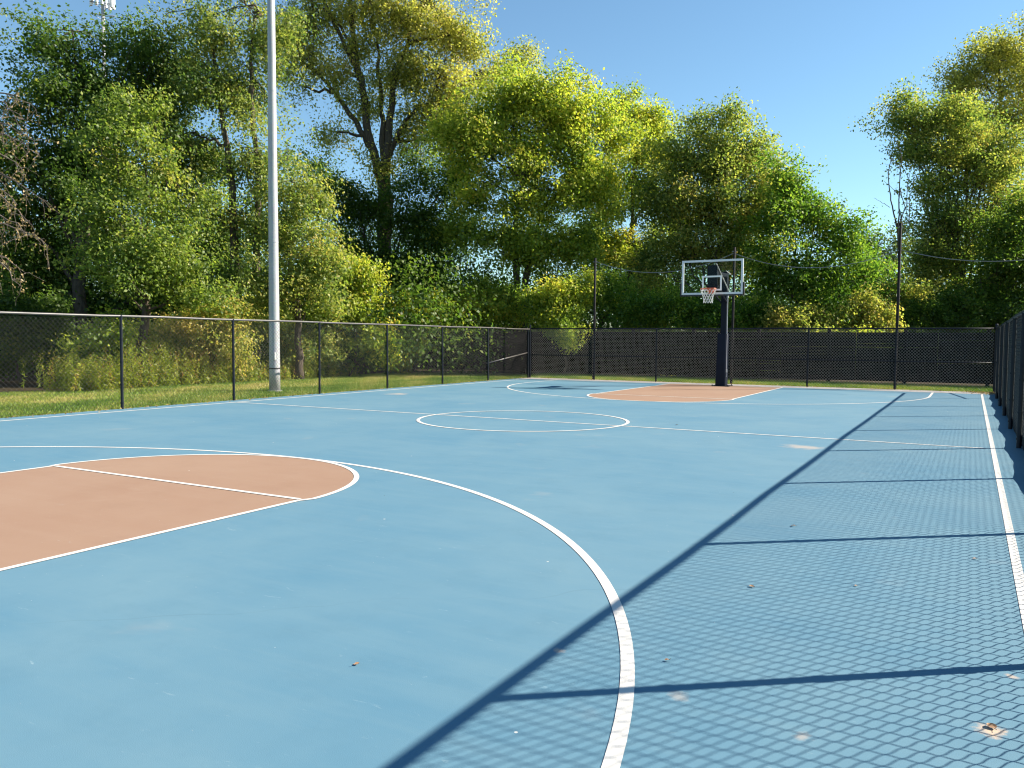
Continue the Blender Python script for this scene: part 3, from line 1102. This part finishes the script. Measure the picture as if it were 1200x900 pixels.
# the tall cottonwood with its forked trunk against the sky
tree('cottonwood_tree', 'very tall golden cottonwood with forking bare limbs against the sky, tallest in the middle', 'tree', TG, 452, 42,
     [(365, 20, 0, 42, 55), (335, 45, 1, 34, 50), (350, 110, 0, 20, 26), (390, -30, 0, 60, 50), (450, 10, 0, 50, 48), (430, 55, 0, 34, 26), (500, 15, 0, 58, 46), (545, 50, 0, 45, 36),
      (520, 90, 0, 48, 40), (480, 75, 0, 40, 38), (575, 85, 1, 36, 30), (500, 140, 0, 34, 34), (545, 135, 1, 34, 36), (610, 70, 3, 22, 24), (470, -50, 0, 60, 50),
      (385, 160, 0, 22, 20), (370, 70, 0, 30, 28), (430, 130, 0, 26, 40), (480, 165, .5, 24, 36), (455, 100, 0, 34, 36), (405, 95, .5, 26, 30), (448, 200, 0, 14, 40), (520, 170, .5, 26, 26)],
     L_gold, size=0.16, per=50, cr=0.62, dens=0.98, trunk_r=0.3, tone=0.42, tspread=0.16, fork=0.42, twig=0.35, bark_m=M_bark,
     limbs=[([(452, 395, 0), (450, 300, 0), (450, 190, 0)], 0.40, 0.33),
            ([(448, 215, 0), (432, 160, 0), (425, 100, 0), (415, 60, 0), (410, 10, 0), (408, -40, 0)], 0.24, 0.09),
            ([(449, 200, 0), (448, 140, 0), (444, 90, 0), (442, 40, 0)], 0.17, 0.06),
            ([(452, 205, 0), (456, 140, 0), (463, 90, 0), (478, 50, 0), (498, 0, 0)], 0.22, 0.07),
            ([(453, 190, 0), (470, 150, 0), (488, 125, 0), (515, 118, 0)], 0.16, 0.05),
            ([(436, 175, 0), (415, 140, 0), (395, 112, 0), (372, 85, 0), (352, 70, 0)], 0.16, 0.05),
            ([(425, 95, 0), (405, 55, 0), (388, 20, 0), (372, -15, 0)], 0.15, 0.05),
            ([(418, 68, 0), (398, 30, 0), (375, 5, 0)], 0.10, 0.04),
            ([(455, 190, 0), (458, 130, 0), (460, 80, 0)], 0.12, 0.05)])
tree('elm_tree', 'dark green shaded tree below the forked cottonwood limbs', 'tree', TG, 425, 39,
     [(400, 235, 0, 40, 35), (430, 260, 0, 40, 40), (480, 245, 0, 42, 45), (510, 285, 0, 40, 40), (455, 310, 0, 50, 42), (400, 310, 0, 40, 40),
      (500, 340, 0, 50, 38), (420, 355, 0, 45, 30), (525, 225, 1, 28, 35), (385, 215, 0, 22, 18), (365, 195, 1, 22, 20), (480, 205, 1, 26, 22), (535, 195, 2, 22, 26)],
     L_dark, size=0.16, per=56, cr=0.6, dens=1.0, trunk_r=0.2, tone=0.36)
tree('maple_tree', 'broad yellow green maple in the middle with the fullest round crown', 'tree', TG, 607, 38,
     [(590, 120, 0, 55, 42), (650, 115, 0, 50, 40), (545, 165, 0, 48, 45), (610, 170, 0, 60, 50), (675, 165, 0, 48, 48), (715, 150, 1, 32, 38),
      (560, 225, 0, 45, 40), (625, 235, 0, 55, 42), (685, 230, 0, 45, 42), (540, 275, 0, 35, 35), (600, 290, 0, 48, 38), (660, 290, 0, 45, 38), (700, 200, 1, 38, 40)],
     L_lime, size=0.17, per=60, cr=0.6, dens=1.25, trunk_r=0.2, tone=0.52, tspread=0.17, warm_top=0.2,
     limbs=[([(607, 400, 0), (606, 330, 0), (604, 270, 0), (612, 215, 0)], 0.2, 0.08), ([(606, 320, 0), (625, 280, 0), (640, 240, 0)], 0.11, 0.05)])
tree('ash_tree', 'loose green and yellow tree with sky showing through, right of the broad bright maple', 'tree', TG, 738, 43,
     [(735, 135, 0, 34, 30), (772, 145, 0, 32, 32), (745, 185, 0, 38, 34), (782, 195, 0, 32, 34), (722, 225, 0, 28, 30), (760, 290, 0, 42, 32), (715, 290, 0, 36, 34), (795, 245, 1, 26, 34), (750, 235, 2, 22, 20)],
     L_lime, size=0.16, per=55, cr=0.55, dens=1.05, trunk_r=0.16, tone=0.55, twig=0.6,
     limbs=[([(738, 330, 0), (740, 260, 0), (744, 200, 0), (740, 130, 0)], 0.13, 0.03), ([(740, 270, 0), (760, 225, 0), (775, 170, 0)], 0.09, 0.03)])
tree('hickory_tree', 'olive and bronze tree rising behind the backboard', 'tree', TG, 842, 38,
     [(838, 152, 0, 38, 36), (805, 190, 0, 46, 42), (868, 192, 0, 44, 42), (893, 170, 0.5, 20, 26), (905, 225, 1, 20, 34), (780, 235, 0, 34, 34), (835, 240, 0, 50, 40), (880, 245, 0, 34, 36),
      (800, 285, 0, 42, 32), (860, 295, 0, 42, 34), (770, 310, 0, 34, 30)],
     L_olive, size=0.15, per=62, cr=0.55, dens=1.35, trunk_r=0.18, tone=0.48, tspread=0.17)
tree('mulberry_tree', 'rounded mid green tree right of the backboard, sloping down to the sky gap', 'tree', TG, 950, 35.5,
     [(918, 212, 0, 24, 28), (950, 240, 0, 26, 26), (922, 225, 0, 22, 26), (915, 265, 0, 38, 34), (960, 260, 0, 36, 34), (990, 285, 0, 30, 28), (940, 310, 0, 45, 34), (990, 325, 0, 38, 30), (900, 330, 0, 38, 34),
      (960, 355, -.5, 45, 26), (1015, 320, 1, 18, 26)],
     L_mid, size=0.16, per=58, cr=0.55, dens=1.0, trunk_r=0.17, tone=0.45, tspread=0.17)
tree('cherry_tree', 'small dull green tree under the sky gap, left of the thick dark pole', 'tree', TG, 1030, 39,
     [(1018, 290, 0, 22, 22), (1045, 300, 0, 22, 22), (1030, 335, 0, 36, 30), (1060, 345, 0, 34, 30)],
     L_olive, size=0.14, per=56, cr=0.5, dens=1.0, trunk_r=0.12, tone=0.4)
tree('poplar_tree', 'tallest golden tree at the right edge, thin topped above the olive tree', 'tree', TG, 1168, 47,
     [(1148, 88, 0, 38, 46), (1195, 75, 0, 42, 44), (1118, 105, 0, 26, 28), (1175, 145, 0, 50, 46), (1225, 110, 0, 46, 64), (1172, 55, 0, 26, 22), (1215, 190, 0, 46, 54), (1140, 150, 0, 34, 34)],
     L_gold, size=0.16, per=50, cr=0.6, dens=0.85, trunk_r=0.24, tone=0.40, tspread=0.16,
     limbs=[([(1168, 300, 0), (1170, 200, 0), (1172, 120, 0), (1170, 60, 0)], 0.2, 0.04)])
tree('walnut_tree', 'wide olive green tree right of the sky gap, overhanging the bare branches', 'tree', TG, 1125, 41,
     [(1060, 138, 0, 32, 28), (1095, 145, 0, 40, 38), (1072, 180, 0, 32, 28), (1120, 190, 0, 48, 46), (1085, 220, -.5, 30, 32), (1150, 230, 0, 52, 46), (1105, 262, 0, 42, 38), (1080, 285, 0, 30, 34),
      (1180, 200, 1, 40, 40), (1130, 300, 0, 48, 38), (1185, 290, 0, 48, 42), (1090, 310, 0, 34, 34), (1230, 260, 0, 50, 60), (1110, 140, 0, 30, 28), (1135, 165, .5, 34, 34), (1160, 180, .5, 34, 34)],
     L_olive, size=0.15, per=60, cr=0.58, dens=0.95, trunk_r=0.22, tone=0.44, tspread=0.17)
tree('hawthorn_tree', 'low dense dark green tree at the right edge, over the corner of the fences', 'tree', TG, 1185, 36.5,
     [(1180, 275, 0, 26, 26), (1205, 255, 0, 30, 30), (1170, 315, 0, 36, 32), (1215, 315, 0, 42, 40), (1150, 355, 0, 38, 28), (1205, 362, 0, 46, 28), (1110, 362, 0, 36, 24)],
     L_dark, size=0.15, per=62, cr=0.52, dens=1.1, trunk_r=0.15, tone=0.55)
tree('maple_tree', 'half hidden dark tree filling the gap behind the broad maple', 'tree', TG, 690, 46,
     [(700, 300, 0, 36, 36), (745, 330, 0, 38, 32), (650, 340, 0, 40, 30), (790, 340, 0, 36, 28)],
     L_dark, size=0.17, per=60, cr=0.65, dens=1.0, trunk_r=0.16, tone=0.45)

# withered tree at the left edge: drooping bare sprays with a few brown leaves
ft = spot(-75, 402, 19.5)
ft[2] = 0
wt = empty('withered_tree', ft, 'withered brown tree leaning in at the left edge with drooping thin branches', 'tree', TG)
w = MB()
w.tube(curve_pts(ft, spot(-70, 120, 19.5), (0.2, 0, 0), 8, 0.05), np.linspace(0.2, 0.09, 8), 8)
leafp = []
for (v0, u1, v1) in [(120, 28, 140), (150, 40, 165), (160, 30, 205), (190, 50, 235), (220, 35, 262), (240, 48, 285), (265, 55, 288), (275, 30, 320), (170, 45, 180), (230, 20, 240), (300, 25, 335), (100, 42, 128)]:
    a = spot(-72, v0 + rng.normal() * 8, 19.5)
    e = spot(u1, v1, 18.6 + rng.normal() * .6)
    P = curve_pts(a, e, (0, 0, 0.7), 14, 0.03)
    w.tube(P, np.linspace(0.04, 0.006, 14), 5)
    for i in range(4, 14):
        for k in range(2):
            q = P[i] + np.array([rng.normal() * .25, rng.normal() * .25, -abs(rng.normal()) * .38])
            w.tube(curve_pts(P[i], q, (0, 0, .08), 5, 0.02), np.linspace(0.008, 0.003, 5), 3, False)
            leafp += [P[i] + (q - P[i]) * rng.random() + rng.normal(size=3) * 0.05 for _ in range(5)]
w.build('trunk', M_barkgrey, wt, smooth=True)
leafp = np.array(leafp)
quads_obj('crown', leaf_quads(leafp, unit(rng.normal(size=leafp.shape) + [0, 0, .4]), rng.uniform(.04, .085, len(leafp))), rng.random(len(leafp)) * 0.7 + 0.3, L_brown, wt)

# dead snag against the sky gap
ft = spot(1052, 402, 38)
ft[2] = 0
sn = empty('dead_tree', ft, 'leafless dead tree with thin bare branches sticking up into the sky gap', 'tree', TG)
w = MB()
w.tube(curve_pts(ft, spot(1052, 262, 38), (0.1, 0, 0), 8, 0.03), np.linspace(0.10, 0.045, 8), 7)
for pl, r0, r1 in [([(1052, 270), (1044, 235), (1041, 205), (1044, 185)], .06, .018), ([(1053, 270), (1054, 225), (1056, 180), (1048, 160)], .055, .014),
                   ([(1052, 205), (1056, 200), (1046, 188), (1037, 172)], .03, .010), ([(1053, 265), (1062, 240), (1064, 215), (1068, 195)], .045, .012),
                   ([(1043, 243), (1035, 238), (1024, 232)], .022, .009), ([(1055, 222), (1066, 262), (1066, 230), (1072, 205)], .03, .01),
                   ([(1054, 230), (1047, 222), (1036, 212)], .025, .009), ([(1054, 245), (1060, 270), (1068, 285)], .03, .012)]:
    pts = np.array([spot(u, v, 38) for u, v in pl])
    tt = np.linspace(0, len(pts) - 1, len(pts) * 4)
    P = np.stack([np.interp(tt, np.arange(len(pts)), pts[:, i]) for i in range(3)], 1)
    P[1:-1] += rng.normal(size=(len(P) - 2, 3)) * 0.012
    w.tube(P, np.linspace(r0, r1, len(P)) * 0.62, 5)
w.build('trunk', M_bark, sn, smooth=True)

# --- shrubs along the wood's edge
SG = 'shrubs along the edge of the wood'
for (nm, lab, u, D, lobes, mat, size, tone) in [
    ('shrub', 'yellowing leafy shrub right of the light pole, above the fence rail', 410, 31.5, [(395, 330, 0, 30, 24), (425, 345, 0, 28, 26), (405, 375, 0, 38, 26), (430, 320, 0, 18, 16), (440, 400, 0, 26, 28)], L_lime, .14, .55),
    ('shrub', 'brownish tangled shrub behind the weeds, left of the light pole', 250, 26.5, [(215, 385, 0, 40, 26), (255, 375, 0, 40, 24), (275, 400, 0, 34, 28), (230, 415, 0, 40, 24), (190, 400, 0, 28, 24)], L_olive, .11, .72),
    ('shrub', 'golden green shrub hanging over the left fence near its far corner', 480, 35, [(465, 360, 0, 30, 22), (500, 370, 0, 30, 22), (480, 395, 0, 34, 26), (470, 425, 0, 22, 20)], L_lime, .14, .6),
    ('shrub', 'broad yellow tipped shrub behind the far left court corner', 560, 37, [(535, 350, 0, 30, 22), (570, 345, 0, 34, 24), (555, 372, 0, 38, 20), (595, 365, 0, 28, 24)], L_lime, .14, .6),
    ('shrub', 'olive shrub with hanging sprays left of the slim pole, over the back fence', 660, 34.5, [(640, 350, 0, 32, 24), (675, 345, 0, 30, 26), (655, 375, 0, 36, 22), (672, 396, -1.5, 15, 14), (655, 388, -1, 16, 14)], L_lime, .13, .5),
    ('shrub', 'dull green shrub right of the slim pole, behind the back fence', 735, 35.5, [(715, 345, 0, 30, 26), (745, 365, 0, 34, 20), (775, 360, 0, 30, 22)], L_mid, .13, .5),
    ('shrub', 'dark shaded shrub beneath the backboard, beside the padded post', 830, 35, [(810, 365, 0, 34, 22), (850, 370, 0, 36, 20), (885, 365, 0, 30, 24)], L_mid, .13, .35),
    ('shrub', 'bronze flecked shrub between the padded post and the thick pole', 975, 34.5, [(935, 375, -.5, 34, 20), (975, 372, 0, 34, 18), (1010, 365, 0, 30, 24), (955, 398, -1.5, 16, 12), (1035, 375, 0, 26, 18)], L_olive, .13, .62),
    ('shrub', 'deep shaded green shrub behind the left end of the left fence', 25, 25.5, [(-20, 370, 0, 50, 34), (35, 380, 0, 46, 30), (0, 415, 0, 50, 30), (70, 410, 0, 36, 30), (-60, 400, 0, 50, 40)], L_dark, .13, .3),
    ('shrub', 'small lit shrub in front of the lime maple, above the left fence rail', 115, 24.5, [(120, 395, 0, 20, 16), (135, 385, 0, 20, 18), (105, 420, 0, 22, 18)], L_lime, .14, .5),
    ('shrub', 'dark shrub behind the fence between the light pole and the golden shrub', 345, 30, [(330, 385, 0, 34, 26), (365, 395, 0, 30, 26), (350, 420, 0, 36, 20)], L_olive, .12, .42),
    ('shrub', 'low dark shrub at the far right beyond the back fence corner', 1110, 35.5, [(1080, 370, 0, 30, 18), (1120, 380, 0, 36, 16), (1160, 378, 0, 34, 18)], L_dark, .13, .4),
    ('sapling', 'small leafy sapling in front of the dark boards, right of the padded post', 888, 33.2, [(885, 428, 0, 12, 11), (880, 440, 0, 10, 8), (895, 418, 0, 8, 8)], L_mid, .12, .55),
    ('sapling', 'tiny yellowish sapling in front of the dark boards, left of the padded post', 782, 33.4, [(782, 437, 0, 14, 6), (775, 441, 0, 8, 5)], L_lime, .11, .6),
    ('sapling', 'thin sprig of pale leaves hanging against the dark boards near the thick pole', 1020, 33.0, [(1015, 396, 0, 13, 8), (1003, 400, 0, 9, 6), (1030, 404, 0, 8, 8)], L_lime, .12, .5),
    ('sapling', 'spindly leafy sapling against the dark boards midway between padded post and thick pole', 945, 33.1, [(948, 404, 0, 8, 12), (942, 418, 0, 6, 9), (952, 393, 0, 12, 8)], L_olive, .12, .55),
]:
    foot = spot(u, 402, D)
    tree(nm, lab, 'shrub', SG, u, D, lobes, mat, size=size, per=55, cr=0.36, dens=0.95, trunk_r=0.05, tone=tone, fork=0.35, twig=0.3)

# --- tall weeds behind the left fence
VV, TT = [], []
wm = []
for i in range(900):
    y = 13.0 + 12.0 * rng.random() ** 1.15
    x = -20.4 - abs(rng.normal()) * 0.7 - 0.02 * (y - 11)
    h = rng.uniform(0.5, 1.25) * (1.0 + 0.25 * math.sin(y * 1.7)) * (0.65 if y > 19 else 1)
    lean = rng.normal(size=2) * 0.12
    k = int(26 * h)
    t = np.linspace(0.08, 1, k)
    P = np.column_stack([x + lean[0] * t ** 2, y + lean[1] * t ** 2, h * t])
    P += rng.normal(size=P.shape) * [0.035, 0.035, 0.01]
    nr = unit(rng.normal(size=P.shape) + [0.2, 0.1, 0.5])
    VV.append(leaf_quads(P, nr, (0.17 * (1 - 0.55 * t)) * rng.uniform(.7, 1.3, k), -0.6, 0.24, 0.06))
    tn = rng.normal(0.45, 0.13)
    TT.append(tn + 0.18 * (t - .5) + rng.normal(size=k) * 0.12 - (0.0 if rng.random() > 0.2 else -0.4))
tag(quads_obj('weeds', np.concatenate(VV), np.concatenate(TT), L_weed), 'tall sunlit yellow green weeds standing along the wood edge behind the left fence', 'weeds', kind='stuff')

# --- grass blades
def grass(name, label, n, fx, fy, hgt):
    x, y = fx(n), fy(n)
    P = np.column_stack([x, y, np.full(n, -0.03)])
    h = hgt * rng.uniform(0.4, 1.3, n)
    az = rng.uniform(0, 6.28, n)
    side = np.column_stack([np.cos(az), np.sin(az), 0 * az])
    lean = rng.normal(size=(n, 3)) * 0.55
    lean[:, 2] = 1
    tip = P + lean * h[:, None]
    wv = 0.006 + 0.004 * rng.random(n)
    V = np.empty((n, 4, 3))
    V[:, 0] = P - side * wv[:, None]
    V[:, 1] = P + side * wv[:, None]
    V[:, 2] = tip + side * 0.002
    V[:, 3] = tip - side * 0.002
    patch = 0.5 + 0.22 * np.sin(x * 1.3 + 1) * np.sin(y * 0.8) + 0.18 * np.sin(x * 3.1 + y * 2.3) + 0.12 * np.sin(y * 5.0 - x * 2)
    return tag(quads_obj(name, V.reshape(-1, 3), patch * 0.75 + 0.22 * (x < -17.6) * (x > -20) + rng.normal(size=n) * 0.18 + 0.08, L_grass), label, 'grass', kind='stuff')


grass('grass', 'mown yellowing grass strip between the left fence and the wood', 150000, lambda n: FX0 - 0.07 - 6.6 * rng.random(n), lambda n: 5 + 24 * rng.random(n) ** 1.1, 0.06)
grass('grass', 'bright green grass strip behind the back fence', 50000, lambda n: -16 + 19 * rng.random(n), lambda n: FY1 + 0.13 + 3.3 * rng.random(n), 0.085)

# --- far wood filling the gaps behind the single trees
cs = []
for i in range(620):
    u = rng.uniform(-120, 1320)
    D = rng.uniform(50, 60)
    top = 330 if 930 < u < 1070 else 262
    if 700 < u < 790:
        top = 300
    v = rng.uniform(top, 400)
    cs.append(spot(u, v, D))
for i in range(240):
    u = rng.uniform(-120, 560)
    D = rng.uniform(34, 42)
    cs.append(spot(u, rng.uniform(250 if u < 380 else 300, 405), D))
for i in range(520):
    D = rng.uniform(46, 56)
    cs.append(spot(rng.uniform(-150, 1350), rng.uniform(350, 425), D))
for i in range(260):
    D = rng.uniform(31, 38)
    cs.append(spot(rng.uniform(-200, 560), rng.uniform(330, 430), D))
cs = np.array(cs)
for i in range(420):
    D = rng.uniform(41, 50)
    cs = np.vstack([cs, spot(rng.uniform(500, 1300), rng.uniform(335, 415), D)])
cs = cs[(cs[:, 2] > -0.5)]
V, T = clump_leaves(cs, np.full(len(cs), 1.15) * rng.uniform(.7, 1.3, len(cs)), 190, 0.165, 0.33 + rng.normal(size=len(cs)) * 0.14)
tag(quads_obj('woods', V, T, L_dark), 'dim mass of foliage deep in the wood behind the separate trees', 'woods', kind='stuff')

# --- dead leaf litter drifted against the court's edges
n = 2600
x = np.where(rng.random(n) < 0.5, FX0 - 0.05 + np.abs(rng.normal(size=n)) * 0.12, rng.uniform(FX0, FX1, n))
edge = x > FX0 + 0.5
y = np.where(edge, FY1 + 0.02 - np.abs(rng.normal(size=n)) * 0.16, rng.uniform(4, FY1, n))
k = rng.integers(0, n, n // 5)
x[k] = FX1 - np.abs(rng.normal(size=len(k))) * 0.35
y[k] = FY1 - np.abs(rng.normal(size=len(k))) * 0.5
P = np.column_stack([x, y, 0.012 + 0.012 * rng.random(n)])
nr = unit(rng.normal(size=(n, 3)) * 0.35 + [0, 0, 1])
tag(quads_obj('litter', leaf_quads(P, nr, rng.uniform(.02, .06, n), 0, 0.7, 0.1), rng.random(n), L_brown), 'thin drift of dry leaf litter along the court edges under the fences', 'leaf litter', kind='stuff')

# --- fallen leaves on the court
LV = [(-4.41, 13.75, 'small pale dead leaf lying alone past the centre circle, on the half line'), (-1.18, 6.66, 'curled brown leaf on the mesh shadow, halfway to the centre'),
      (-1.09, 4.87, 'thin pale dead leaf beside the second post shadow'), (0.07, 6.27, 'tan leaf on blue paint close to the right side line'),
      (0.113, 3.53, 'big orange brown leaf on the worn patch in the lower right corner'), (-1.16, 3.53, 'little brown leaf right of the white three point curve'),
      (-2.34, 2.79, 'pale straw coloured leaf on open blue paint at the lower left of the curve'), (-0.55, 5.2, 'tan leaf in the mesh shadow between two post shadows')]
for i, (x, y, lab) in enumerate(LV):
    s = (0.055, 0.035, 0.032, 0.03, 0.042, 0.022, 0.026, 0.022)[i]
    az = rng.uniform(0, 6.28)
    nx, ny = 7, 5
    V, Q = [], []
    for a in range(nx):
        t = a / (nx - 1)
        wd = 0.42 * math.sin(math.pi * min(1, t * 0.96 + .04)) ** 0.8
        for b_ in range(ny):
            q = b_ / (ny - 1) * 2 - 1
            lx, ly = (t - .5) * s, q * wd * s
            lz = 0.006 + 0.02 * s + 0.16 * s * q * q * wd * 2 + 0.06 * s * math.sin(t * 5) * (1 if i % 2 else -1)
            V.append((x + lx * math.cos(az) - ly * math.sin(az), y + lx * math.sin(az) + ly * math.cos(az), max(lz, 0.0065)))
    for a in range(nx - 1):
        for b_ in range(ny - 1):
            k = a * ny + b_
            Q.append((k, k + 1, k + ny + 1, k + ny))
    m = MB()
    m.add(V, Q)
    m.tube([V[2], (V[2][0] - .4 * s * math.cos(az), V[2][1] - .4 * s * math.sin(az), 0.012)], 0.0012, 4)
    tag(m.build('fallen_leaf', M_leaf_dead), lab, 'leaf', 'dead leaves on the court')

print('nleaf', sum(len(o.data.polygons) for o in bpy.data.objects if o.name.startswith('crown')))

# ------------------------------------------------------------------ end
